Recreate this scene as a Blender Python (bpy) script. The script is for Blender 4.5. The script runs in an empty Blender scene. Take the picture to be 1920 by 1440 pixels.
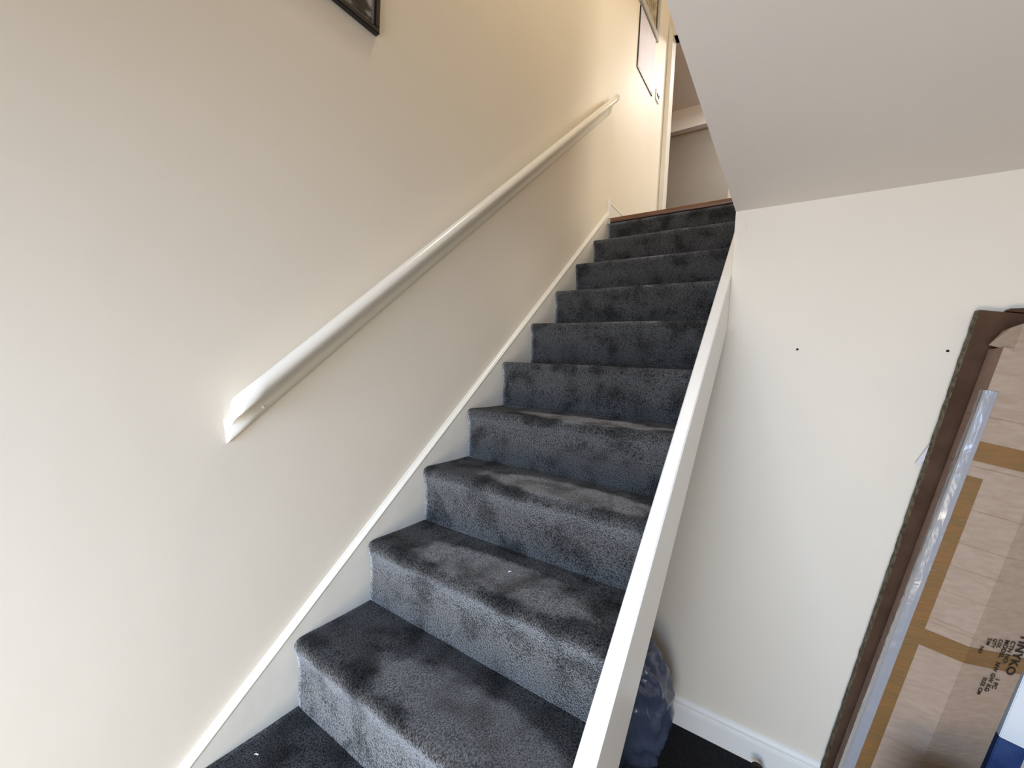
import bpy, bmesh, math, random
from mathutils import Vector, Matrix, noise

random.seed(7)
sc = bpy.context.scene
COL = sc.collection
R = math.radians

# ---------------------------------------------------------------- constants of the place (metres)
RISE, GO = 0.19, 0.2205            # stair rise and going
SL = RISE / GO
XW = -0.018                        # left wall face
XR = 0.774                         # right end of the carpet / inner face of outer string
XO = 0.8107                        # outer face of outer string, stairwell edge
YW = 1.512                         # hall end wall
ZF = -0.571                        # hall floor
ZC = 1.585                         # hall ceiling
ZL = 1.90                          # landing floor
YD = 3.35                          # wall with the upstairs doorway
ZT = 4.24                          # upstairs ceiling
YB = -1.75                         # front wall of the hall
XE = 3.1                           # far side of the hall

# ---------------------------------------------------------------- camera
cam_d = bpy.data.cameras.new('camera')
cam = bpy.data.objects.new('camera', cam_d)
COL.objects.link(cam)
fw = Vector((math.sin(-0.5955376) * math.cos(-0.0480226), math.cos(-0.5955376) * math.cos(-0.0480226), math.sin(-0.0480226)))
rt = Vector((math.cos(-0.5955376), -math.sin(-0.5955376), 0))
up = rt.cross(fw)
ro = 0.0467011
r2 = rt * math.cos(ro) + up * math.sin(ro)
u2 = -rt * math.sin(ro) + up * math.cos(ro)
cam.matrix_world = Matrix(((r2.x, u2.x, -fw.x, 1.0326447), (r2.y, u2.y, -fw.y, -0.3393289), (r2.z, u2.z, -fw.z, 0.9407530), (0, 0, 0, 1)))
cam_d.sensor_width = 36
cam_d.sensor_fit = 'HORIZONTAL'
cam_d.lens = 768.4323 / 1920 * 36
cam_d.clip_start = 0.02
sc.camera = cam

# ---------------------------------------------------------------- world, light, exposure
w = bpy.data.worlds.new('world')
sc.world = w
w.use_nodes = True
w.node_tree.nodes['Background'].inputs[0].default_value = (1.0, 0.45, 0.16, 1)
w.node_tree.nodes['Background'].inputs[1].default_value = 0.5

def area(name, loc, rot, sx, sy, power, col):
    d = bpy.data.lights.new(name, 'AREA')
    d.shape = 'RECTANGLE'
    d.size, d.size_y, d.energy, d.color = sx, sy, power, col
    o = bpy.data.objects.new(name, d)
    COL.objects.link(o)
    o.location = loc
    o.rotation_euler = rot
    return o
# cool sky light falling in through the open front doorway at the foot of the stairs
area('doorway_skylight', (0.83, YB - 0.03, 0.80), (R(60), 0, 0), 1.5, 0.8, 51, (0.47, 0.69, 1.0)).data.spread = R(140)
# light bounced up from the sunlit pavement outside
area('doorway_ground_light', (0.83, YB - 0.02, -0.15), (R(90), 0, 0), 1.5, 0.7, 40, (1.0, 0.89, 0.70))
# daylight from the upstairs landing window
area('landing_daylight', (2.57, 2.85, 3.0), (0, R(90), 0), 1.3, 0.8, 27.5, (1.0, 0.93, 0.76))
# ceiling lamp over the stairwell, and an added fill brightening the room upstairs
area('stairwell_lamp', (0.52, 0.9, 4.1), (0, 0, 0), 0.30, 0.30, 16, (1.0, 0.91, 0.74))
area('room_fill_light', (0.9, 4.3, 4.15), (0, 0, 0), 0.4, 0.4, 50, (0.98, 0.96, 0.92))

sc.view_settings.view_transform = 'Standard'
sc.view_settings.look = 'None'
sc.view_settings.exposure = 0
sc.view_settings.gamma = 1
sc.view_settings.use_curve_mapping = False

# ---------------------------------------------------------------- materials
def srgb(r, g, b):
    f = lambda c: (c / 255) / 12.92 if c / 255 <= 0.04045 else ((c / 255 + 0.055) / 1.055) ** 2.4
    return (f(r), f(g), f(b), 1)

def mat(name, col, rough=0.6, metal=0, col2=None, scale=8, bump=0.0, bscale=60, spec=0.5, stretch=None, detail=4):
    m = bpy.data.materials.new(name)
    m.use_nodes = True
    nt = m.node_tree
    b = nt.nodes['Principled BSDF']
    b.inputs['Base Color'].default_value = col
    b.inputs['Roughness'].default_value = rough
    b.inputs['Metallic'].default_value = metal
    b.inputs['Specular IOR Level'].default_value = spec
    tc = nt.nodes.new('ShaderNodeTexCoord')
    mp = nt.nodes.new('ShaderNodeMapping')
    nt.links.new(tc.outputs['Object'], mp.inputs[0])
    if stretch:
        mp.inputs['Scale'].default_value = stretch
    if col2:
        n = nt.nodes.new('ShaderNodeTexNoise')
        n.inputs['Scale'].default_value = scale
        n.inputs['Detail'].default_value = detail
        nt.links.new(mp.outputs[0], n.inputs['Vector'])
        rp = nt.nodes.new('ShaderNodeValToRGB')
        rp.color_ramp.elements[0].position = 0.35
        rp.color_ramp.elements[1].position = 0.68
        rp.color_ramp.elements[0].color = col
        rp.color_ramp.elements[1].color = col2
        nt.links.new(n.outputs['Fac'], rp.inputs[0])
        nt.links.new(rp.outputs[0], b.inputs['Base Color'])
    if bump:
        n2 = nt.nodes.new('ShaderNodeTexNoise')
        n2.inputs['Scale'].default_value = bscale
        n2.inputs['Detail'].default_value = 5
        nt.links.new(mp.outputs[0], n2.inputs['Vector'])
        bp = nt.nodes.new('ShaderNodeBump')
        bp.inputs['Strength'].default_value = bump
        bp.inputs['Distance'].default_value = 0.01
        nt.links.new(n2.outputs['Fac'], bp.inputs['Height'])
        nt.links.new(bp.outputs[0], b.inputs['Normal'])
    return m

CREAM = (0.81, 0.74, 0.635, 1)
CREAM2 = (0.795, 0.725, 0.62, 1)
M = {}
M['wall'] = mat('cream_wall_paint', CREAM, 0.55, col2=CREAM2, scale=3, bump=0.10, bscale=9, spec=0.3)
M['ceiling'] = mat('ceiling_paint', (0.80, 0.735, 0.68, 1), 0.8, col2=(0.785, 0.72, 0.665, 1), scale=3, bump=0.08, bscale=14, spec=0.2)
M['gloss'] = mat('cream_gloss_paint', (0.83, 0.80, 0.73, 1), 0.28, col2=(0.80, 0.765, 0.69, 1), scale=14, bump=0.06, bscale=22)
M['white_gloss'] = mat('white_gloss_paint', (0.90, 0.89, 0.86, 1), 0.3, bump=0.05, bscale=20)
M['rail'] = mat('handrail_gloss_paint', (0.84, 0.80, 0.72, 1), 0.22, bump=0.03, bscale=30)
M['grey_wall'] = mat('grey_room_paint', srgb(140, 132, 122), 0.8, col2=srgb(134, 126, 116), scale=2)
M['room_dim'] = mat('room_ceiling_paint', srgb(165, 155, 143), 0.8)
M['wood'] = mat('brown_varnished_wood', srgb(120, 78, 50), 0.4, col2=srgb(84, 52, 34), scale=10, stretch=(1, 12, 12))
M['floor'] = mat('dark_hall_carpet', srgb(46, 46, 48), 0.95, col2=srgb(33, 33, 35), scale=120, bump=0.5, bscale=500, spec=0.1)
M['landing_carpet'] = mat('landing_carpet', srgb(60, 58, 58), 0.95, col2=srgb(40, 38, 38), scale=90, spec=0.1)
M['card'] = mat('brown_cardboard', srgb(172, 152, 136), 0.85, col2=srgb(162, 141, 124), scale=30, bump=0.12, bscale=50, spec=0.2, stretch=(1, 1, 3))
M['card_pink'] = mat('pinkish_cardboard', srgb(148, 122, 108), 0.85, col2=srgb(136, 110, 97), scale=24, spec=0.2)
M['card_shaded'] = mat('shaded_brown_cardboard', srgb(88, 66, 52), 0.9, col2=srgb(74, 54, 42), scale=14, spec=0.15)  # brown card with the long carton's shadow put into its colour
M['card_edge'] = mat('corrugated_cut_edge', srgb(135, 125, 105), 0.95, col2=srgb(82, 74, 60), scale=55, bump=1, bscale=120, spec=0.1)
M['tape'] = mat('brown_packing_tape', srgb(136, 100, 62), 0.25, col2=srgb(124, 98, 64), scale=10, bump=0.25, bscale=30, stretch=(1, 1, 4))
M['ink'] = mat('black_print_ink', srgb(34, 22, 16), 0.8)
M['black_frame'] = mat('black_picture_frame', srgb(20, 16, 18), 0.35)
M['silver'] = mat('silver_picture_frame', srgb(190, 190, 185), 0.35, metal=0.3)
M['paper'] = mat('white_notice_paper', srgb(214, 205, 214), 0.6, col2=srgb(204, 198, 208), scale=9)
M['plastic_white'] = mat('white_plastic', srgb(238, 234, 228), 0.35)
M['dark_hole'] = mat('dark_screw_hole', srgb(48, 38, 30), 0.9)
M['lint'] = mat('white_lint', srgb(240, 240, 240), 0.9)
M['navy'] = mat('navy_printed_card', srgb(28, 52, 104), 0.45, col2=srgb(60, 84, 130), scale=10)
M['white_card'] = mat('white_printed_card', srgb(225, 232, 240), 0.45)
M['brown_leather'] = mat('dark_brown_suede', srgb(74, 52, 40), 0.85, col2=srgb(50, 34, 26), scale=40, bump=0.6, bscale=120)
M['black_fabric'] = mat('black_fabric', srgb(24, 26, 28), 0.8, col2=srgb(36, 40, 42), scale=50, bump=0.5, bscale=90)

def clear_tape():
    m = bpy.data.materials.new('clear_packing_tape')
    m.use_nodes = True
    nt = m.node_tree
    b = nt.nodes['Principled BSDF']
    b.inputs['Base Color'].default_value = srgb(156, 157, 164)
    b.inputs['Roughness'].default_value = 0.22
    b.inputs['Coat Weight'].default_value = 0.8
    b.inputs['Coat Roughness'].default_value = 0.08
    tc = nt.nodes.new('ShaderNodeTexCoord')
    mp = nt.nodes.new('ShaderNodeMapping'); mp.inputs['Scale'].default_value = (3, 3, 1)
    n = nt.nodes.new('ShaderNodeTexNoise'); n.inputs['Scale'].default_value = 14; n.inputs['Detail'].default_value = 3
    bp = nt.nodes.new('ShaderNodeBump'); bp.inputs['Strength'].default_value = 0.5; bp.inputs['Distance'].default_value = 0.006
    nt.links.new(tc.outputs['Object'], mp.inputs[0]); nt.links.new(mp.outputs[0], n.inputs['Vector'])
    nt.links.new(n.outputs['Fac'], bp.inputs['Height']); nt.links.new(bp.outputs[0], b.inputs['Normal'])
    return m
M['clear'] = clear_tape()

def bag_mat():
    m = mat('navy_glossy_plastic', srgb(80, 90, 116), 0.27, col2=srgb(60, 68, 92), scale=6, bump=0.25, bscale=9)
    m.node_tree.nodes['Principled BSDF'].inputs['Coat Weight'].default_value = 0.3
    return m
M['bag'] = bag_mat()

def carpet_mat():
    """charcoal twist-pile stair carpet: flecked fibres, velvet sheen, flattened brownish wear on each tread"""
    m = bpy.data.materials.new('charcoal_stair_carpet')
    m.use_nodes = True
    nt = m.node_tree
    L = nt.links.new
    N = nt.nodes.new
    b = nt.nodes['Principled BSDF']
    b.inputs['Roughness'].default_value = 0.9
    b.inputs['Specular IOR Level'].default_value = 0.05
    tc = N('ShaderNodeTexCoord')
    fleck = N('ShaderNodeTexNoise'); fleck.inputs['Scale'].default_value = 270; fleck.inputs['Detail'].default_value = 2.5
    L(tc.outputs['Object'], fleck.inputs['Vector'])
    blot = N('ShaderNodeTexNoise'); blot.inputs['Scale'].default_value = 11; blot.inputs['Detail'].default_value = 3
    L(tc.outputs['Object'], blot.inputs['Vector'])
    r1 = N('ShaderNodeValToRGB')
    r1.color_ramp.elements[0].position = 0.36; r1.color_ramp.elements[0].color = (0.002, 0.002, 0.002, 1)
    r1.color_ramp.elements[1].position = 0.66; r1.color_ramp.elements[1].color = (0.05, 0.05, 0.052, 1)
    L(fleck.outputs['Fac'], r1.inputs[0])
    r2_ = N('ShaderNodeValToRGB')
    r2_.color_ramp.elements[0].position = 0.36; r2_.color_ramp.elements[0].color = (0.42, 0.42, 0.42, 1)
    r2_.color_ramp.elements[1].position = 0.62; r2_.color_ramp.elements[1].color = (1, 1, 1, 1)
    L(blot.outputs['Fac'], r2_.inputs[0])
    mul = N('ShaderNodeMix'); mul.data_type = 'RGBA'; mul.blend_type = 'MULTIPLY'; mul.inputs[0].default_value = 1
    L(r1.outputs[0], mul.inputs[6]); L(r2_.outputs[0], mul.inputs[7])
    # wear patch: attribute painted per vertex from the shape of the tread (flattened pile), edge broken by noise
    at = N('ShaderNodeAttribute'); at.attribute_name = 'wear'
    add = N('ShaderNodeMath'); add.operation = 'ADD'
    sb = N('ShaderNodeMath'); sb.operation = 'MULTIPLY_ADD'; sb.inputs[1].default_value = 0.9; sb.inputs[2].default_value = -0.45
    L(blot.outputs['Fac'], sb.inputs[0])
    L(at.outputs['Fac'], add.inputs[0]); L(sb.outputs[0], add.inputs[1])
    wr = N('ShaderNodeMapRange'); wr.inputs['From Min'].default_value = 0.35; wr.inputs['From Max'].default_value = 0.65
    L(add.outputs[0], wr.inputs[0])
    wf = N('ShaderNodeValToRGB')
    wf.color_ramp.elements[0].position = 0.3; wf.color_ramp.elements[0].color = (0.022, 0.020, 0.019, 1)
    wf.color_ramp.elements[1].position = 0.7; wf.color_ramp.elements[1].color = (0.060, 0.055, 0.052, 1)
    L(fleck.outputs['Fac'], wf.inputs[0])
    mx = N('ShaderNodeMix'); mx.data_type = 'RGBA'
    L(wr.outputs[0], mx.inputs[0]); L(mul.outputs[2], mx.inputs[6]); L(wf.outputs[0], mx.inputs[7])
    L(mx.outputs[2], b.inputs['Base Color'])
    b.inputs['Sheen Roughness'].default_value = 0.57
    b.inputs['Sheen Tint'].default_value = (0.98, 0.98, 1.0, 1)
    # upright pile on the tread margins shows little sheen, brushed risers and flattened wear patches show more
    tr = N('ShaderNodeAttribute'); tr.attribute_name = 'tread'
    iv = N('ShaderNodeMath'); iv.operation = 'MULTIPLY_ADD'; iv.inputs[1].default_value = -0.62; iv.inputs[2].default_value = 1.0; L(wr.outputs[0], iv.inputs[0])
    um = N('ShaderNodeMath'); um.operation = 'MULTIPLY'; L(tr.outputs['Fac'], um.inputs[0]); L(iv.outputs[0], um.inputs[1])
    sw = N('ShaderNodeMath'); sw.operation = 'MULTIPLY_ADD'; sw.inputs[1].default_value = -0.8; sw.inputs[2].default_value = 1.0; L(um.outputs[0], sw.inputs[0])
    fr = N('ShaderNodeMapRange'); fr.inputs['From Min'].default_value = 0.36; fr.inputs['From Max'].default_value = 0.6
    fr.inputs['To Min'].default_value = 0.35; fr.inputs['To Max'].default_value = 1.25; L(fleck.outputs['Fac'], fr.inputs[0])
    s1 = N('ShaderNodeMath'); s1.operation = 'MULTIPLY'; L(sw.outputs[0], s1.inputs[0]); L(fr.outputs[0], s1.inputs[1])
    sx = N('ShaderNodeMapRange'); sx.inputs['From Min'].default_value = 0.33; sx.inputs['From Max'].default_value = 0.55
    sx.inputs['To Min'].default_value = 0.45; sx.inputs['To Max'].default_value = 1.15; L(blot.outputs['Fac'], sx.inputs[0])
    s2 = N('ShaderNodeMath'); s2.operation = 'MULTIPLY'; s2.use_clamp = True; L(s1.outputs[0], s2.inputs[0]); L(sx.outputs[0], s2.inputs[1])
    L(s2.outputs[0], b.inputs['Sheen Weight'])
    bp = N('ShaderNodeBump'); bp.inputs['Strength'].default_value = 0.9; bp.inputs['Distance'].default_value = 0.004
    L(fleck.outputs['Fac'], bp.inputs['Height']); L(bp.outputs[0], b.inputs['Normal'])
    return m
M['carpet'] = carpet_mat()

# ---------------------------------------------------------------- mesh helpers
def obj(name, bm, m, parent=None, smooth=False):
    me = bpy.data.meshes.new(name)
    bmesh.ops.recalc_face_normals(bm, faces=bm.faces)
    bm.to_mesh(me)
    bm.free()
    for mm in (m if isinstance(m, (list, tuple)) else [m]):
        me.materials.append(mm)
    if smooth:
        for p in me.polygons:
            p.use_smooth = True
    o = bpy.data.objects.new(name, me)
    COL.objects.link(o)
    if parent:
        o.parent = parent
    return o

def empty(name, loc, label=None, cat=None, group=None):
    o = bpy.data.objects.new(name, None)
    COL.objects.link(o)
    o.location = loc
    o.empty_display_size = 0.05
    tag(o, label, cat, group)
    return o

def tag(o, label=None, cat=None, group=None, kind=None):
    if label: o['label'] = label
    if cat: o['category'] = cat
    if group: o['group'] = group
    if kind: o['kind'] = kind
    return o

def struct(o):
    o['kind'] = 'structure'
    return o

def keep(o, parent):
    """parent without moving"""
    o.parent = parent
    o.matrix_parent_inverse = Matrix.Translation(parent.location).inverted()
    return o

def bx(bm, x0, x1, y0, y1, z0, z1, bev=0):
    vs = [bm.verts.new(c) for c in ((x0, y0, z0), (x1, y0, z0), (x1, y1, z0), (x0, y1, z0), (x0, y0, z1), (x1, y0, z1), (x1, y1, z1), (x0, y1, z1))]
    fs = [bm.faces.new([vs[i] for i in f]) for f in ((0, 3, 2, 1), (4, 5, 6, 7), (0, 1, 5, 4), (1, 2, 6, 5), (2, 3, 7, 6), (3, 0, 4, 7))]
    if bev:
        es = list({e for f in fs for e in f.edges})
        bmesh.ops.bevel(bm, geom=es, offset=bev, segments=2, affect='EDGES')
    return bm

def prism(bm, pts, ax, a, b, caps=True):
    """closed outline pts (2-D) extruded along axis ax from a to b"""
    def co(p, t):
        if ax == 'x': return (t, p[0], p[1])
        if ax == 'y': return (p[0], t, p[1])
        return (p[0], p[1], t)
    A = [bm.verts.new(co(p, a)) for p in pts]
    B = [bm.verts.new(co(p, b)) for p in pts]
    n = len(pts)
    for i in range(n):
        bm.faces.new((A[i], A[(i + 1) % n], B[(i + 1) % n], B[i]))
    if caps:
        bm.faces.new(A); bm.faces.new(B[::-1])
    return bm

NB = lambda: bmesh.new()

# ---------------------------------------------------------------- structure
T = 0.12
def box_struct(name, x0, x1, y0, y1, z0, z1, m):
    return struct(obj(name, bx(NB(), x0, x1, y0, y1, z0, z1), m))

box_struct('floor', XW - T, XE + T, YB - T, YW + T, ZF - 0.1, ZF, M['floor'])
box_struct('wall_left', XW - T, XW, YB - T, YD, ZF, ZT + 0.1, M['wall'])
# hall end wall: full height right of the stairs, below the flight to the left
bm = NB()
zu = SL * YW - 0.26
prism(bm, [(XW, ZF), (XE + T, ZF), (XE + T, ZC), (XO, ZC), (XO, 1.133), (XR, 1.133), (XR, zu), (XW, zu)], 'y', YW, YW + T)
wall_end = struct(obj('wall_end', bm, M['wall']))
box_struct('ceiling_hall', XO, XE + T, YB, YW + T, ZC, ZL - 0.02, M['ceiling'])
box_struct('wall_stairwell', XO, XO + 0.1, YW + T, 2.20, -0.5, ZC, M['wall'])
box_struct('wall_partition', XO + 0.0, XO + 0.1, YB, 2.14, ZL - 0.02, ZT, M['wall'])
box_struct('wall_right', XE, XE + T, YB, YW, ZF, ZC, M['wall'])
box_struct('floor_landing', XW, 2.7, 2.245, YD + 2.0, ZL - 0.28, ZL, M['landing_carpet'])
box_struct('ceiling_upper', XW - T - 1.6, 2.72, YB - T, 5.32, ZT, ZT + 0.1, M['ceiling'])
# front wall with the doorway the daylight comes through
bm = NB()
bx(bm, XW, 0.03, YB - T, YB, ZF, ZC + 2.66)
bx(bm, 1.59, XE, YB - T, YB, ZF, ZC + 2.66)
bx(bm, 0.03, 1.59, YB - T, YB, 1.28, ZC + 2.66)
struct(obj('wall_front', bm, M['wall']))
# upstairs right wall with window opening
bm = NB()
bx(bm, 2.6, 2.7, YW, 2.2, ZL, ZT); bx(bm, 2.6, 2.7, 3.3, 5.2, ZL, ZT)
bx(bm, 2.6, 2.7, 2.2, 3.3, ZL, 2.35); bx(bm, 2.6, 2.7, 2.2, 3.3, 3.65, ZT)
struct(obj('wall_upper_right', bm, M['wall']))
# wall with the upstairs doorway
DX0, DX1, DZ = 0.018, 0.525, 3.785
bm = NB()
bx(bm, XW - T, DX0, YD, YD + 0.1, ZL, ZT)
bx(bm, DX1, 2.6, YD, YD + 0.1, ZL, ZT)
bx(bm, DX0, DX1, YD, YD + 0.1, DZ, ZT)
struct(obj('wall_landing', bm, M['wall']))
# room behind: ceiling band, grey lower wall, picture rail
struct(obj('wall_room', bx(NB(), -1.72, 2.6, 5.2, 5.3, ZL, 3.93), M['grey_wall']))
struct(obj('wall_room_band', bx(NB(), -1.72, 2.6, 5.17, 5.3, 3.985, ZT), M['white_gloss']))
struct(obj('trim_picture_rail', bx(NB(), -1.72, 2.6, 5.165, 5.2, 3.93, 3.985, 0.006), M['grey_wall']))
struct(obj('wall_room_left', bx(NB(), -1.72, -1.62, YD, 5.3, ZL, ZT), M['grey_wall']))
struct(obj('floor_room', bx(NB(), -1.72, XW, YD, 5.3, ZL - 0.1, ZL), M['landing_carpet']))

# door frame: left architrave, right architrave, head
df = struct(empty('door_1', (0.27, YD, ZL)))
def archi(name, x0, x1, z0, z1):
    bm = NB()
    bx(bm, x0, x1, YD - 0.018, YD + 0.10, z0, z1, 0.004)
    keep(obj(name, bm, M['gloss']), df)
archi('architrave_left', DX0 - 0.034, DX0 + 0.004, ZL, DZ + 0.08)
archi('architrave_right', DX1, DX1 + 0.07, ZL, DZ + 0.08)
archi('architrave_head', DX0 + 0.004, DX1, DZ, DZ + 0.08)

# skirtings
def skirt_profile(h, d):
    """(out, up) outline with a torus/ogee top"""
    return [(0, 0), (d, 0), (d, h - 0.040), (d - 0.001, h - 0.034), (d - 0.006, h - 0.031), (d - 0.006, h - 0.027), (d - 0.002, h - 0.022), (d - 0.002, h - 0.014), (d - 0.008, h - 0.006), (d - 0.012, h - 0.002), (0.002, h), (0, h)]
bm = NB()
prism(bm, [(YW - o, ZF + u_) for o, u_ in skirt_profile(0.118, 0.018)], 'x', XW, XE)
struct(obj('baseboard_end', bm, M['white_gloss']))
bm = NB()
prism(bm, [(XW + o, ZL + u_) for o, u_ in skirt_profile(0.128, 0.016)], 'y', 2.235, YD - 0.018)
struct(obj('baseboard_landing', bm, M['gloss']))

# screw holes in the end wall
for hx, hz in ((1.0463, 1.0453), (1.4382, 1.0473)):
    bm = NB()
    bmesh.ops.create_circle(bm, cap_ends=True, segments=16, radius=0.0032, matrix=Matrix.Translation((hx, YW - 0.0006, hz)) @ Matrix.Rotation(R(90), 4, 'X'))
    bmesh.ops.create_cone(bm, cap_ends=False, segments=16, radius1=0.0042, radius2=0.0032, depth=0.0012, matrix=Matrix.Translation((hx, YW - 0.0008, hz)) @ Matrix.Rotation(R(90), 4, 'X'))
    keep(obj('screw_hole', bm, M['dark_hole']), wall_end)

# lumpy paint ridges under the ceiling at the corner
for pts_ in (((0.835, 1.575), (0.862, 1.566), (0.885, 1.5715), (0.905, 1.583), (0.935, 1.5825)), ((0.84, 1.555), (0.852, 1.535), (0.848, 1.515), (0.86, 1.50)), ((0.822, 1.10), (0.834, 1.108), (0.842, 1.116))):
    bm = NB(); prev = None
    for k, (x_, z_) in enumerate(pts_):
        h_ = 0.0008 if 0 < k < len(pts_) - 1 else 0.0003
        rr = [bm.verts.new((x_ + a, YW - b, z_ + c)) for a, b, c in ((-0.001, -0.0005, 0.0028), (0, h_ * 1.6, 0.0), (0.001, -0.0005, -0.0028))]
        if prev:
            for q in range(3): bm.faces.new((prev[q], prev[(q + 1) % 3], rr[(q + 1) % 3], rr[q]))
        else: bm.faces.new(rr)
        prev = rr
    bm.faces.new(prev[::-1])
    keep(obj('paint_ridge', bm, M['wall']), wall_end)

# ---------------------------------------------------------------- staircase
st = empty('staircase', (0.39, 0.0, ZF), 'straight flight of stairs in dark charcoal carpet between white painted strings', 'staircase')
def step(i):
    """carpeted step i: riser up to tread i, rounded nose, tread back to the next riser"""
    y0, z1, z0 = i * GO, i * RISE, (i - 1) * RISE
    ov = 0.0153
    last = (i == 10)
    top = [(y0 + ov, z0 + 0.001), (y0 + ov - 0.0005, z0 + 0.04), (y0 + ov - 0.001, z0 + 0.085), (y0 + ov - 0.003, z1 - 0.072), (y0 + ov - 0.0075, z1 - 0.048),
           (y0 + 0.002, z1 - 0.034), (y0 - 0.001, z1 - 0.022), (y0 + 0.001, z1 - 0.011), (y0 + 0.007, z1 - 0.004), (y0 + 0.016, z1 - 0.0005)]
    if last:
        top = top[:5] + [(y0 + 0.006, z1 - 0.026), (y0 + 0.03, z1 - 0.026)]
        prof_end = [(y0 + 0.044, z1 - 0.03), (y0 + 0.044, z0 - 0.05)]
    else:
        yb = (i + 1) * GO + ov
        top += [(y0 + 0.03 + (yb - y0 - 0.03) * k / 9, z1 - 0.0012 * math.sin(math.pi * k / 9)) for k in range(10)]
        prof_end = [(yb + 0.02, z1 - 0.002), (yb + 0.02, z1 - 0.04), (y0 + 0.04, z0 - 0.03)]
    nx = 48
    bm = NB()
    lay = bm.verts.layers.float.new('wear'); lay2 = bm.verts.layers.float.new('tread')
    rows = []
    for k in range(nx + 1):
        x = XR * k / nx
        row = []
        for j, (y, z) in enumerate(top):
            n = noise.noise(Vector((x * 7, y * 9 + i * 3.1, z * 9)))
            e = min(x, XR - x)
            fade = min(1, e / 0.03)
            isT = j > 9
            a = 0.0022 * n * fade
            v = bm.verts.new((x, y - (0 if isT else a), z + (a if isT else 0)))
            if i > 0 or True:
                # flattened, brownish pile where feet land
                cx = 0.46 + 0.05 * math.sin(i * 2.3)
                ty = (y - y0) / GO
                d = ((x - cx) / 0.30) ** 2 + ((ty - 0.42) / 0.40) ** 2
                v[lay] = max(0.0, 1.0 - d * 0.62) if z > z1 - 0.012 else 0.0
            v[lay2] = 1.0 if j >= 8 else (0.7 if j == 7 else (0.3 if j == 6 else 0.0))
            row.append(v)
        rows.append(row)
    for k in range(nx):
        for j in range(len(top) - 1):
            bm.faces.new((rows[k][j], rows[k][j + 1], rows[k + 1][j + 1], rows[k + 1][j]))
    A = [bm.verts.new((0, y, z)) for y, z in prof_end]
    B = [bm.verts.new((XR, y, z)) for y, z in prof_end]
    bm.faces.new(rows[0][::-1] + A[::-1]) if False else bm.faces.new(rows[0] + A)
    bm.faces.new((rows[-1] + B)[::-1])
    loopA = [rows[0][-1]] + A + [rows[0][0]]
    loopB = [rows[-1][-1]] + B + [rows[-1][0]]
    for q in range(len(loopA) - 1):
        bm.faces.new((loopA[q], loopA[q + 1], loopB[q + 1], loopB[q]))
    keep(obj('carpeted_step', bm, M['carpet'], smooth=False), st)
    o = st.children[-1]
    for p in o.data.polygons:
        if len(p.vertices) == 4: p.use_smooth = True
for i in range(-2, 11):
    step(i)

# wall string (left), its top at line z = SL*y + 0.035, moulded ledge
def line(y, off): return SL * y + off
bm = NB()
ya, yb_ = -0.62, 2.232
prism(bm, [(ya, ZF), (ya, line(ya, 0.022)), (yb_, line(yb_, 0.022)), (yb_, 1.70), (0.3, ZF)], 'x', XW, -0.0005)
string_left = keep(obj('wall_string', bm, M['gloss']), st)
bm = NB()
sect = [(XW, 0.044), (XW + 0.003, 0.043), (XW + 0.005, 0.038), (XW + 0.009, 0.035), (XW + 0.0165, 0.034), (XW + 0.019, 0.031), (XW + 0.019, 0.028), (XW + 0.0172, 0.0225), (XW, 0.0225)]
A = [bm.verts.new((x, ya, line(ya, o_))) for x, o_ in sect]
B = [bm.verts.new((x, 2.212, line(2.212, o_))) for x, o_ in sect]
for k in range(len(sect)):
    bm.faces.new((A[k], A[(k + 1) % len(sect)], B[(k + 1) % len(sect)], B[k]))
bm.faces.new(A); bm.faces.new(B[::-1])
keep(obj('string_moulding', bm, M['gloss']), string_left)
# little upright block where string meets the landing skirting
bm = NB()
bx(bm, XW, XW + 0.0165, 2.212, 2.236, 1.88, ZL + 0.128, 0.002)
keep(obj('string_end_block', bm, M['gloss']), st)

# outer string (right): top line offset .04, slightly worn edge, underside .21 lower
bm = NB()
segs = 60
y0s, y1s = -0.62, 2.2
ring = []
for k in range(segs + 1):
    y = y0s + (y1s - y0s) * k / segs
    zt = line(y, 0.04)
    zb = line(y, -0.17)
    zb = max(zb, ZF) if y < 0.0 else zb
    w1 = 0.0006 * noise.noise(Vector((y * 17, 0.3, 2.0)))
    w2 = 0.0006 * noise.noise(Vector((y * 17, 5.3, 1.0)))
    if y > YW - 0.01: xr_ = XO - 0.0012
    else: xr_ = XO
    ring.append([bm.verts.new(c) for c in ((XR + 0.0006, y, zb), (XR + 0.0006, y, zt - 0.004), (XR + 0.0035 + w1, y, zt), (xr_ - 0.0035 + w2, y, zt), (xr_, y, zt - 0.004), (xr_, y, zb))])
for k in range(segs):
    for j in range(6):
        bm.faces.new((ring[k][j], ring[k][(j + 1) % 6], ring[k + 1][(j + 1) % 6], ring[k + 1][j]))
bm.faces.new(ring[0]); bm.faces.new(ring[-1][::-1])
keep(obj('outer_string', bm, M['white_gloss']), st)
# post carrying the outer string
bm = NB()
bx(bm, XR + 0.002, XO - 0.001, 0.345, 0.433, ZF, line(0.345, -0.165), 0.002)
keep(obj('string_post', bm, M['white_gloss']), st)
# landing nosing of bare brown wood
bm = NB()
prism(bm, [(2.198, ZL - 0.022), (2.194, ZL - 0.012), (2.196, ZL + 0.001), (2.204, ZL + 0.006), (2.262, ZL + 0.006), (2.262, ZL), (2.244, ZL - 0.022)], 'x', 0.0, XO - 0.001)
keep(obj('landing_nosing', bm, M['wood']), st)
bm = NB()
bx(bm, 0.0, 0.016, 2.190, 2.1935, ZL - 0.034, ZL - 0.004, 0.001)
keep(obj('nosing_end_bracket', bm, M['silver']), st)

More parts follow.
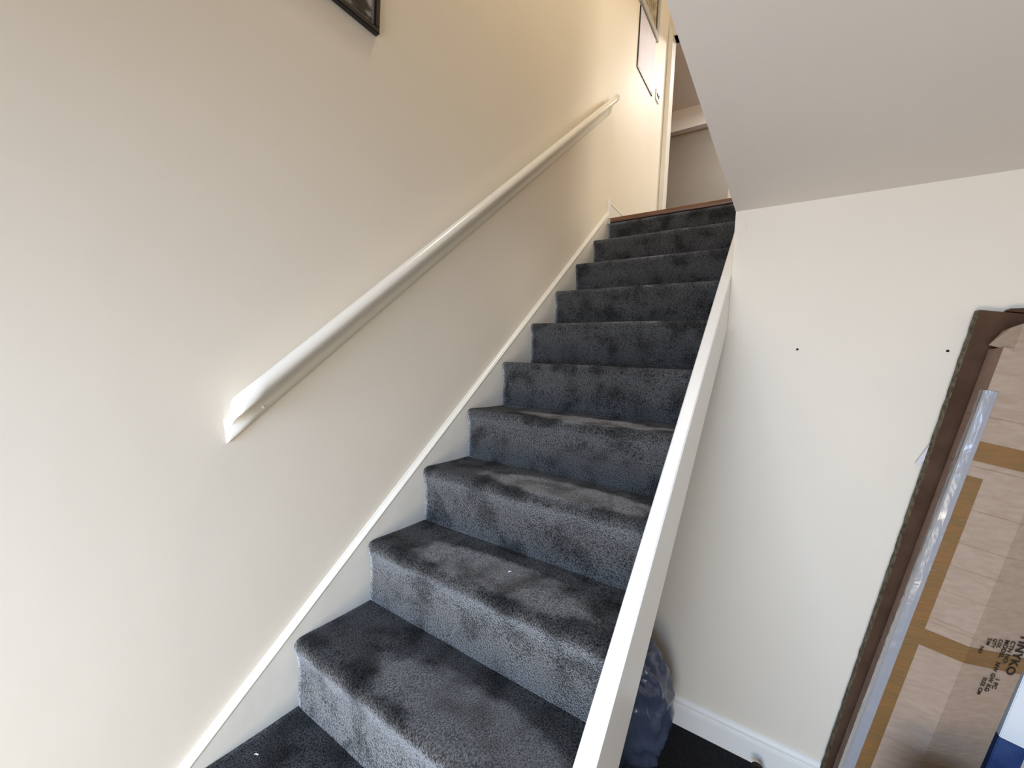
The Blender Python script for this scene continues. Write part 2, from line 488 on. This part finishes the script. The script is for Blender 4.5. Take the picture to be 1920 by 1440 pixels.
# ---------------------------------------------------------------- handrail
hr_y0, hr_y1 = 0.0653, 2.150
hr = empty('handrail', (XW, hr_y0, 0.73), 'cream painted wall handrail with moulded mopstick profile fixed to the left wall', 'handrail')
prof = [(0.0, 0.0), (0.008, 0.004), (0.0145, 0.012), (0.017, 0.022), (0.0175, 0.032), (0.021, 0.044), (0.029, 0.054), (0.042, 0.061), (0.054, 0.066),
        (0.062, 0.074), (0.0665, 0.085), (0.066, 0.097), (0.061, 0.107), (0.052, 0.1135), (0.043, 0.1135), (0.034, 0.108), (0.028, 0.099), (0.024, 0.087), (0.021, 0.075),
        (0.016, 0.068), (0.006, 0.064), (0.0, 0.062)]
def rail_bm(y0, y1, pr, nseg=40):
    bm = NB()
    rings = []
    for k in range(nseg + 1):
        y = y0 + (y1 - y0) * k / nseg
        ring_ = []
        for px, pz in pr:
            yo = (0.3 * px - 0.125 * pz) if k == 0 else 0.0      # the near end is cut slightly askew
            ring_.append(bm.verts.new((XW + px, y + yo, 0.730 + (y + yo - 0.0653) * SL + pz)))
        rings.append(ring_)
    n = len(pr)
    for k in range(nseg):
        for j in range(n):
            bm.faces.new((rings[k][j], rings[k][(j + 1) % n], rings[k + 1][(j + 1) % n], rings[k + 1][j]))
    bm.faces.new(rings[0]); bm.faces.new(rings[-1][::-1])
    return bm
o = keep(obj('rail', rail_bm(hr_y0, hr_y1, prof), M['rail']), hr)
for p in o.data.polygons:
    if len(p.vertices) == 4: p.use_smooth = True
# painted-over screw heads along the back plate
for yy in (0.135, 0.62, 1.15, 1.7):
    bm = NB()
    bmesh.ops.create_uvsphere(bm, u_segments=12, v_segments=8, radius=0.0042, matrix=Matrix.Translation((XW + 0.0172, yy, 0.730 + (yy - 0.0653) * SL + 0.022)) @ Matrix.Diagonal((0.45, 1, 1, 1)))
    keep(obj('screw_head', bm, M['rail'], smooth=True), hr)

# ---------------------------------------------------------------- things hung on the left wall
def framed(name, y0, y1, z0, z1, depth, fwid, fm, inner, label, cat, x=XW, mountw=0.0, mount=None, tilt=0):
    e = empty(name, (x, (y0 + y1) / 2, z0), label, cat)
    bm = NB()
    for (a, b, c, d) in ((y0, y1, z0, z0 + fwid), (y0, y1, z1 - fwid, z1), (y0, y0 + fwid, z0 + fwid, z1 - fwid), (y1 - fwid, y1, z0 + fwid, z1 - fwid)):
        bx(bm, x + 0.0005, x + depth, a, b, c, d, min(0.002, fwid / 5))
    keep(obj('frame', bm, fm), e)
    if mountw:
        bm = NB()
        q = fwid
        for (a, b, c, d) in ((y0 + q, y1 - q, z0 + q, z0 + q + mountw), (y0 + q, y1 - q, z1 - q - mountw, z1 - q), (y0 + q, y0 + q + mountw, z0 + q + mountw, z1 - q - mountw), (y1 - q - mountw, y1 - q, z0 + q + mountw, z1 - q - mountw)):
            bx(bm, x + 0.001, x + depth * 0.6, a, b, c, d)
        keep(obj('mount', bm, mount), e)
    bm = NB()
    q = fwid + mountw
    bx(bm, x + 0.001, x + depth * 0.45, y0 + q, y1 - q, z0 + q, z1 - q)
    keep(obj('print', bm, inner), e)
    return e

def photo_mat():
    """generic black and white photograph: light bands and dark shapes"""
    m = bpy.data.materials.new('black_white_photo_print')
    m.use_nodes = True
    nt = m.node_tree
    b = nt.nodes['Principled BSDF']; b.inputs['Roughness'].default_value = 0.25
    tc = nt.nodes.new('ShaderNodeTexCoord')
    mp = nt.nodes.new('ShaderNodeMapping'); mp.inputs['Scale'].default_value = (1, 5, 11)
    n = nt.nodes.new('ShaderNodeTexNoise'); n.inputs['Scale'].default_value = 3.5; n.inputs['Detail'].default_value = 5
    rp = nt.nodes.new('ShaderNodeValToRGB'); rp.color_ramp.interpolation = 'CONSTANT'
    els = rp.color_ramp.elements
    els[0].position = 0; els[0].color = srgb(24, 24, 24)
    els[1].position = 0.42; els[1].color = srgb(48, 48, 46)
    e = els.new(0.48); e.color = srgb(110, 106, 108)
    e = els.new(0.53); e.color = srgb(160, 156, 158)
    e = els.new(0.60); e.color = srgb(36, 34, 36)
    nt.links.new(tc.outputs['Object'], mp.inputs[0]); nt.links.new(mp.outputs[0], n.inputs['Vector'])
    nt.links.new(n.outputs['Fac'], rp.inputs[0]); nt.links.new(rp.outputs[0], b.inputs['Base Color'])
    return m
M['photo'] = photo_mat()
M['print_tan'] = mat('framed_picture_print', srgb(120, 104, 84), 0.4, col2=srgb(190, 178, 150), scale=20)
M['grey_line'] = mat('grey_inner_border', srgb(120, 116, 118), 0.5)

framed('picture_frame', -0.16, 0.430, 1.862, 2.30, 0.018, 0.016, M['black_frame'], M['photo'],
       'black framed monochrome picture high on the left wall above the handrail', 'picture', mountw=0.006, mount=M['grey_line'])
framed('picture_frame', 2.50, 3.02, 3.525, 4.05, 0.02, 0.052, M['silver'], M['print_tan'],
       'silver framed picture on the landing wall by the doorway, above the notice', 'picture', mountw=0.008, mount=M['black_frame'])
e = empty('notice', (XW, 2.79, 3.09), 'white paper notice with dark edge hanging on the landing wall under the silver frame', 'notice')
bm = NB(); bx(bm, XW + 0.0005, XW + 0.008, 2.60, 2.975, 3.095, 3.515)
keep(obj('backing', bm, M['black_frame']), e)
bm = NB(); bx(bm, XW + 0.008, XW + 0.0095, 2.606, 2.975, 3.104, 3.515)
keep(obj('sheet', bm, M['paper']), e)
e = empty('light_switch', (XW, 3.12, 3.15), 'small white light switch on the landing wall beside the doorway', 'light switch')
bm = NB(); bx(bm, XW + 0.0005, XW + 0.009, 3.075, 3.16, 3.13, 3.215, 0.002)
keep(obj('plate', bm, M['plastic_white']), e)
for yy in (3.10, 3.135):
    bm = NB(); bx(bm, XW + 0.009, XW + 0.014, yy - 0.006, yy + 0.006, 3.16, 3.185, 0.001)
    keep(obj('rocker', bm, M['dark_hole']), e)

# ---------------------------------------------------------------- lint crumbs on the carpet
def lint(x, y, z, s, lab, rot):
    bm = NB()
    pts = [(-1, 0, 0.1), (-0.4, 0.25, 0.35), (0.2, -0.1, 0.5), (0.9, 0.3, 0.15)]
    prev = None
    for a, b, c in pts:
        rr = [bm.verts.new((a * s, b * s + 0.28 * s * math.cos(t), c * s + 0.28 * s + 0.28 * s * math.sin(t))) for t in [k * math.pi / 3 for k in range(6)]]
        if prev:
            for k in range(6): bm.faces.new((prev[k], prev[(k + 1) % 6], rr[(k + 1) % 6], rr[k]))
        else: bm.faces.new(rr)
        prev = rr
    bm.faces.new(prev[::-1])
    o = obj('lint', bm, M['lint'])
    o.location = (x, y, z); o.rotation_euler[2] = rot
    tag(o, lab, 'lint')
lint(0.060, 0.105, 0.001, 0.0048, 'white scrap of lint on the lowest visible tread near the left wall', 0.4)
lint(0.443, 0.563, 2 * RISE + 0.001, 0.005, 'small white thread on the worn centre of the third visible tread', 0.8)

# ---------------------------------------------------------------- cartons leaning at the end wall
def frame_mat(org, tilt, lean=0.0):
    U = Vector((tilt, lean, 1)).normalized()
    Tx = Vector((1, 0, -tilt)).normalized()
    Yv = U.cross(Tx)
    return Matrix(((Tx.x, Yv.x, U.x, org[0]), (Tx.y, Yv.y, U.y, org[1]), (Tx.z, Yv.z, U.z, org[2]), (0, 0, 0, 1)))

# flattened carton against the wall, its colour darkened as shade from the long carton
FA = frame_mat((1.196, 1.486, ZF + 0.004), 0.166)
eA = empty('flattened_carton', (1.3, 1.48, ZF), 'shade-darkened brown flattened cardboard carton leaning flat on the end wall behind the taped carton', 'carton')
bm = NB()
topA = 1.76
nseg = 70
rows = []
for k in range(nseg + 1):
    t = topA * k / nseg
    j = 0.0025 * noise.noise(Vector((t * 30, 1, 4)))
    rows.append([bm.verts.new(FA @ Vector(c)) for c in ((0.002 + j, 0.020, t), (0.0 + j, 0.006, t), (0.004 + j * .4, -0.020, t), (0.25, -0.020, t - 0.0), (0.25, 0.020, t))])
for k in range(nseg):
    for j in range(5):
        bm.faces.new((rows[k][j], rows[k][(j + 1) % 5], rows[k + 1][(j + 1) % 5], rows[k + 1][j])).material_index = 1 if j in (0, 1) else 0
bm.faces.new(rows[0]); f_ = bm.faces.new(rows[-1][::-1]); f_.material_index = 1
keep(obj('panel', bm, [M['card_shaded'], M['card_edge']]), eA)
# torn paper flake by its edge
bm = NB()
v = [bm.verts.new(FA @ Vector(c)) for c in ((0.0, 0.012, 1.33), (-0.017, 0.016, 1.262), (-0.012, 0.014, 1.256), (0.0, 0.012, 1.275), (0.0, 0.010, 1.33), (-0.017, 0.0145, 1.262), (-0.012, 0.0125, 1.256), (0.0, 0.010, 1.275))]
bm.faces.new(v[:4]); bm.faces.new(v[4:][::-1])
for k in range(4): bm.faces.new((v[k], v[(k + 1) % 4], v[4 + (k + 1) % 4], v[4 + k]))
keep(obj('paper_flake', bm, M['paper']), eA)
# upper fold flap
bm = NB()
prism(bm, [(0.060, 1.764), (0.064, 1.772), (0.13, 1.783), (0.25, 1.775), (0.25, 1.764)], 'y', -0.018, 0.018)
for vv in bm.verts: vv.co = FA @ vv.co
keep(obj('top_flap', bm, M['card_shaded']), eA)

# long taped carton in front: local x across, y back (+)/front (-), z along its length
TB = 0.183
FB = frame_mat((1.242 + TB * (ZF + 0.004 + 0.411), 1.448, ZF + 0.004), TB)
eB = empty('long_carton', (1.35, 1.4, ZF), 'long tan taped cardboard carton with black printed text leaning in the right corner', 'carton')
z2t = lambda z: (z - ZF - 0.004) * math.sqrt(1 + TB * TB)
a1, a2 = R(3), R(33)
C0 = (0.0, -0.10)
C1 = (C0[0] + 0.150 * math.cos(a1), C0[1] + 0.150 * math.sin(a1))
C2 = (C1[0] + 0.170 * math.cos(a2), C1[1] + 0.170 * math.sin(a2))
BACK = 0.005
topB = z2t(1.050)
cre = sorted([z2t(z) for z in (0.86, 0.72, 0.600, 0.50, 0.43, 0.352, 0.262, 0.250, 0.207, 0.060, -0.052, -0.112, -0.122, -0.160, -0.252, -0.36)])
ts = [0.0]
for c in cre:
    ts += [c - 0.005, c - 0.0015, c, c + 0.0015, c + 0.005]
ts = sorted(set(t for t in ts if 0 <= t < topB)) + [topB]
def off_at(t):
    for c in cre:
        d = t - c
        if abs(d) < 0.0001: return 0.0012
        if abs(d + 0.0015) < 0.0001: return -0.0012
    return 0.0
def sect_pts(o_, inset=0.0):
    """cross-section outline, o_ pushes outward"""
    n1 = (math.sin(a1), -math.cos(a1)); n2 = (math.sin(a2), -math.cos(a2))
    return [(0.0 - o_, BACK), (C0[0] - o_, C0[1] - o_), (C1[0] + (n1[0] + n2[0]) / 2 * o_, C1[1] + (n1[1] + n2[1]) / 2 * o_), (C2[0] + n2[0] * o_, C2[1] + n2[1] * o_), (C2[0] - 0.01, BACK)]
bm = NB()
rings = [[bm.verts.new(FB @ Vector((x, y, t))) for x, y in sect_pts(off_at(t))] for t in ts]
for k in range(len(ts) - 1):
    for j in range(5):
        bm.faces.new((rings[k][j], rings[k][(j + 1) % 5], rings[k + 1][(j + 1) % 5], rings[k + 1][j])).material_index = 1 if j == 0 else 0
bm.faces.new(rings[0]); bm.faces.new(rings[-1][::-1])
body = keep(obj('carton_body', bm, [M['card'], M['card_pink']]), eB)

def band(name, path, t0, t1, m, thick=0.0011, nt_=24, wob=0.0, parent=eB, label=None):
    """tape following the outline: path = list of (x,y,outward normal) in the cross-section"""
    bm = NB()
    g1, g2 = [], []
    for k in range(nt_ + 1):
        t = t0 + (t1 - t0) * k / nt_
        r1_, r2__ = [], []
        for (x, y, nx_, ny_) in path:
            wv = wob * noise.noise(Vector((t * 22, x * 30, 7)))
            r1_.append(bm.verts.new(FB @ Vector((x + nx_ * (thick + 0.0012 + abs(wv)), y + ny_ * (thick + 0.0012 + abs(wv)), t))))
            r2__.append(bm.verts.new(FB @ Vector((x + nx_ * 0.0002, y + ny_ * 0.0002, t))))
        g1.append(r1_); g2.append(r2__)
    n = len(path)
    for k in range(nt_):
        for j in range(n - 1):
            bm.faces.new((g1[k][j], g1[k][j + 1], g1[k + 1][j + 1], g1[k + 1][j]))
            bm.faces.new((g2[k][j + 1], g2[k][j], g2[k + 1][j], g2[k + 1][j + 1]))
        bm.faces.new((g1[k][0], g1[k + 1][0], g2[k + 1][0], g2[k][0]))
        bm.faces.new((g1[k][-1], g2[k][-1], g2[k + 1][-1], g1[k + 1][-1]))
    for k in (0, nt_):
        for j in range(n - 1):
            bm.faces.new((g1[k][j], g2[k][j], g2[k][j + 1], g1[k][j + 1]))
    o = keep(obj(name, bm, m), parent)
    if label: o['label'] = label
    return o
n0 = (-1.0, 0.0)
n1 = (math.sin(a1), -math.cos(a1)); n2 = (math.sin(a2), -math.cos(a2))
nc = (-0.707, -0.707)
nm = ((n1[0] + n2[0]) / 2, (n1[1] + n2[1]) / 2)
P1 = lambda s: (C0[0] + s * math.cos(a1), C0[1] + s * math.sin(a1))
P2 = lambda s: (C1[0] + s * math.cos(a2), C1[1] + s * math.sin(a2))
# clear tape round the front corner
band('clear_tape', [(0, -0.062, *n0), (0, -0.078, *n0), (0, -0.092, *n0), (0, -0.10, *nc), (*P1(0.010), *n1), (*P1(0.020), *n1)], z2t(-0.565), z2t(0.93), M['clear'], 0.0030, 120, 0.0016, label='glossy clear packing tape over the corner')
# brown tape strip beside it, and two cross bands
band('brown_tape', [(*P1(0.020), *n1), (*P1(0.054), *n1)], z2t(-0.565), z2t(0.69), M['tape'], 0.0009, 60, 0.001, label='shiny brown packing tape')
for za, zb_ in ((0.79, 0.735), (0.222, 0.172)):
    band('brown_tape', [(*P1(0.018), *n1), (*P1(0.08), *n1), (C1[0], C1[1], *nm), (*P2(0.09), *n2), (*P2(0.168), *n2)], z2t(zb_), z2t(za), M['tape'], 0.0014, 10, 0.0012, label='shiny brown packing tape')
# folded cardboard flap taped over the top corner
bm = NB()
fl = [(1.527, 1.346, 1.040), (1.4985, 1.415, 1.0605), (1.531, 1.385, 1.108), (1.545, 1.360, 1.116), (1.78, 1.40, 1.075), (1.78, 1.40, 0.985)]
fb = [(1.527, 1.352, 1.040), (1.503, 1.420, 1.0605), (1.531, 1.440, 1.104), (1.545, 1.440, 1.110), (1.775, 1.442, 1.069), (1.78, 1.44, 0.985)]
vv = [bm.verts.new(c) for c in fl] + [bm.verts.new(c) for c in fb]
bm.faces.new((vv[0], vv[1], vv[2])); bm.faces.new((vv[0], vv[2], vv[3])); bm.faces.new((vv[0], vv[3], vv[4], vv[5]))
bm.faces.new(vv[6:][::-1])
for k in range(6): bm.faces.new((vv[k], vv[(k + 1) % 6], vv[6 + (k + 1) % 6], vv[6 + k]))
keep(obj('top_flap', bm, M['card']), eB)

# printed text on the right-hand face, running down the carton
def text_on(txt, size, s, t, name='printed_text'):
    cu = bpy.data.curves.new('t', 'FONT')
    cu.body = txt
    cu.size = size
    cu.extrude = 0.0002
    cu.offset = size * 0.022
    cu.space_character = 1.05
    tmp = bpy.data.objects.new('t', cu)
    COL.objects.link(tmp)
    dg = bpy.context.evaluated_depsgraph_get()
    me = bpy.data.meshes.new_from_object(tmp.evaluated_get(dg))
    bpy.data.objects.remove(tmp)
    px, py = P2(s)
    ox = Vector((0, 0, -1)); oy = Vector((math.cos(a2), math.sin(a2), 0)); oz = Vector((n2[0], n2[1], 0))
    mt = Matrix(((ox.x, oy.x, oz.x, px + n2[0] * 0.0048), (ox.y, oy.y, oz.y, py + n2[1] * 0.0048), (ox.z, oy.z, oz.z, t), (0, 0, 0, 1)))
    me.transform(FB @ mt)
    me.materials.clear(); me.materials.append(M['ink'])
    o = bpy.data.objects.new(name, me)
    COL.objects.link(o)
    keep(o, eB)
tz = z2t(0.344)
text_on('TINYKO', 0.034, 0.121, tz - 0.052)
text_on('CTN NO:', 0.017, 0.101, tz - 0.078)
text_on('1 PC', 0.017, 0.101, tz - 0.200)
text_on('MODEL', 0.017, 0.084, tz - 0.078)
text_on('NW GW KG', 0.017, 0.084, tz - 0.150)
text_on('COL', 0.014, 0.067, tz - 0.080)
text_on('SIZE CM', 0.015, 0.067, tz - 0.205)
text_on('QTY', 0.014, 0.052, tz - 0.082)
text_on('DM', 0.014, 0.036, tz - 0.084)
text_on('NO', 0.014, 0.024, tz - 0.112)

# ---------------------------------------------------------------- white and navy carton behind its lower right side
FC = frame_mat((1.604, 1.456, -0.09), 0.17)
eC = empty('printed_box', (1.64, 1.47, ZF), 'glossy white box with a navy lower band standing right of the long carton', 'box')
bm = NB(); bx(bm, 0.006, 0.064, 0.0, 0.04, 0.001, 0.30, 0.002)
for vv_ in bm.verts: vv_.co = FC @ vv_.co
keep(obj('upper_panel', bm, M['white_card']), eC)
bm = NB(); bx(bm, 0.006, 0.064, 0.0, 0.04, -0.465, 0.0005, 0.002)
for vv_ in bm.verts: vv_.co = FC @ vv_.co
keep(obj('lower_band', bm, M['navy']), eC)

# ---------------------------------------------------------------- soft lumpy things
def blob(name, m, cen, rad, seed, amp, fold, parent=None, flat=True, us=96, vs=64, box=0.8):
    bm = NB()
    rows = []
    for j in range(vs + 1):
        th = math.pi * j / vs
        row = []
        for i in range(us):
            ph = 2 * math.pi * i / us
            d = Vector((math.sin(th) * math.cos(ph), math.sin(th) * math.sin(ph), math.cos(th)))
            q = Vector((abs(d.x) ** box * math.copysign(1, d.x), abs(d.y) ** box * math.copysign(1, d.y), abs(d.z) ** box * math.copysign(1, d.z)))
            n = noise.noise(d * 1.6 + Vector((seed, 0, 0))) * amp
            rid = 1 - abs(noise.noise(Vector((d.x * 2.2 + seed, d.y * 2.2, d.z * 4.2 + 3 * d.x)))) * 2
            rid2 = 1 - abs(noise.noise(Vector((d.x * 5 + seed, d.y * 5 - 4 * d.z, d.z * 7)))) * 2
            k = 1 + n + fold * (rid * 0.7 + rid2 * 0.3)
            z = q.z * rad[2] * k
            if flat: z = max(z, -rad[2] * 0.93)
            row.append(bm.verts.new((cen[0] + q.x * rad[0] * k, cen[1] + q.y * rad[1] * k, cen[2] + z)))
        rows.append(row)
    for j in range(vs):
        for i in range(us):
            a, b, c, d_ = rows[j][i], rows[j][(i + 1) % us], rows[j + 1][(i + 1) % us], rows[j + 1][i]
            bm.faces.new((a, b, c, d_))
    bmesh.ops.remove_doubles(bm, verts=bm.verts, dist=1e-5)
    return obj(name, bm, m, parent, smooth=True)
o = blob('plastic_sack', M['bag'], (0.535, 1.24, -0.355), (0.185, 0.15, 0.23), 3.7, 0.10, 0.15)
tag(o, 'shiny navy plastic sack slumped on the floor under the staircase', 'sack')
def strap(name, pts, wid, th, m, parent):
    bm = NB(); prev = None
    pts = [Vector(p) for p in pts]
    # smooth the path
    for _ in range(3):
        q_ = [pts[0]]
        for a_, b_ in zip(pts, pts[1:]):
            q_ += [a_.lerp(b_, 0.25), a_.lerp(b_, 0.75)]
        pts = q_ + [pts[-1]]
    for k, p_ in enumerate(pts):
        t = (pts[min(k + 1, len(pts) - 1)] - pts[max(k - 1, 0)]).normalized()
        s_ = Vector((1, 0, 0)) if abs(t.x) < 0.8 else Vector((0, 1, 0))
        n_ = t.cross(s_).normalized(); s_ = n_.cross(t).normalized()
        rr = [bm.verts.new(p_ + s_ * a + n_ * b) for a, b in ((-wid, -th), (wid, -th), (wid, th), (-wid, th))]
        if prev:
            for q in range(4): bm.faces.new((prev[q], prev[(q + 1) % 4], rr[(q + 1) % 4], rr[q]))
        else: bm.faces.new(rr)
        prev = rr
    bm.faces.new(prev[::-1])
    return keep(obj(name, bm, m), parent)
sb = empty('suede_bag', (1.415, 1.10, ZF), 'dark brown suede bag just rising into view in front of the long carton', 'bag')
keep(blob('bag_body', M['brown_leather'], (1.43, 1.09, -0.335), (0.10, 0.075, 0.255), 9.1, 0.06, 0.04, box=0.55), sb)
strap('carry_handle', [(1.385, 1.005, -0.20), (1.38, 0.992, -0.15), (1.405, 0.985, -0.125), (1.455, 0.985, -0.125), (1.48, 0.992, -0.15), (1.475, 1.005, -0.20)], 0.007, 0.003, M['ink'], sb)
ru = empty('rucksack', (1.80, 1.34, ZF), 'black fabric rucksack at the lower right corner beside the white and navy box', 'rucksack')
keep(blob('pack_body', M['black_fabric'], (1.80, 1.35, -0.30), (0.135, 0.085, 0.29), 5.3, 0.05, 0.03, box=0.5), ru)
keep(blob('front_pocket', M['black_fabric'], (1.80, 1.262, -0.40), (0.095, 0.035, 0.13), 2.2, 0.04, 0.02, box=0.45, us=48, vs=32), ru)
strap('top_loop', [(1.77, 1.35, -0.035), (1.775, 1.35, 0.0), (1.80, 1.35, 0.012), (1.825, 1.35, 0.0), (1.83, 1.35, -0.035)], 0.008, 0.003, M['black_fabric'], ru)

# dark curved handle tip in front of the skirting
bm = NB()
pts = []
for k in range(19):
    a = R(-20 + k * 200 / 18)
    pts.append(Vector((1.024 + 0.012 * math.cos(a) , 1.44, -0.534 + 0.010 * math.sin(a))))
pts = [Vector((1.13, 1.40, ZF + 0.010)), Vector((1.08, 1.42, ZF + 0.010)), Vector((1.045, 1.437, -0.563))] + pts
prev = None
for k, p_ in enumerate(pts):
    t = (pts[min(k + 1, len(pts) - 1)] - pts[max(k - 1, 0)]).normalized()
    s_ = t.cross(Vector((0, 1, 0.05))).normalized(); w_ = t.cross(s_)
    rr = [bm.verts.new(p_ + (s_ * math.cos(q * math.pi / 5) + w_ * math.sin(q * math.pi / 5)) * 0.0075) for q in range(10)]
    if prev:
        for q in range(10): bm.faces.new((prev[q], prev[(q + 1) % 10], rr[(q + 1) % 10], rr[q]))
    else: bm.faces.new(rr)
    prev = rr
bm.faces.new(prev[::-1])
o = obj('umbrella_handle', bm, M['ink'], smooth=True)
tag(o, 'dark brown curved handle lying on the floor against the white skirting', 'umbrella handle')
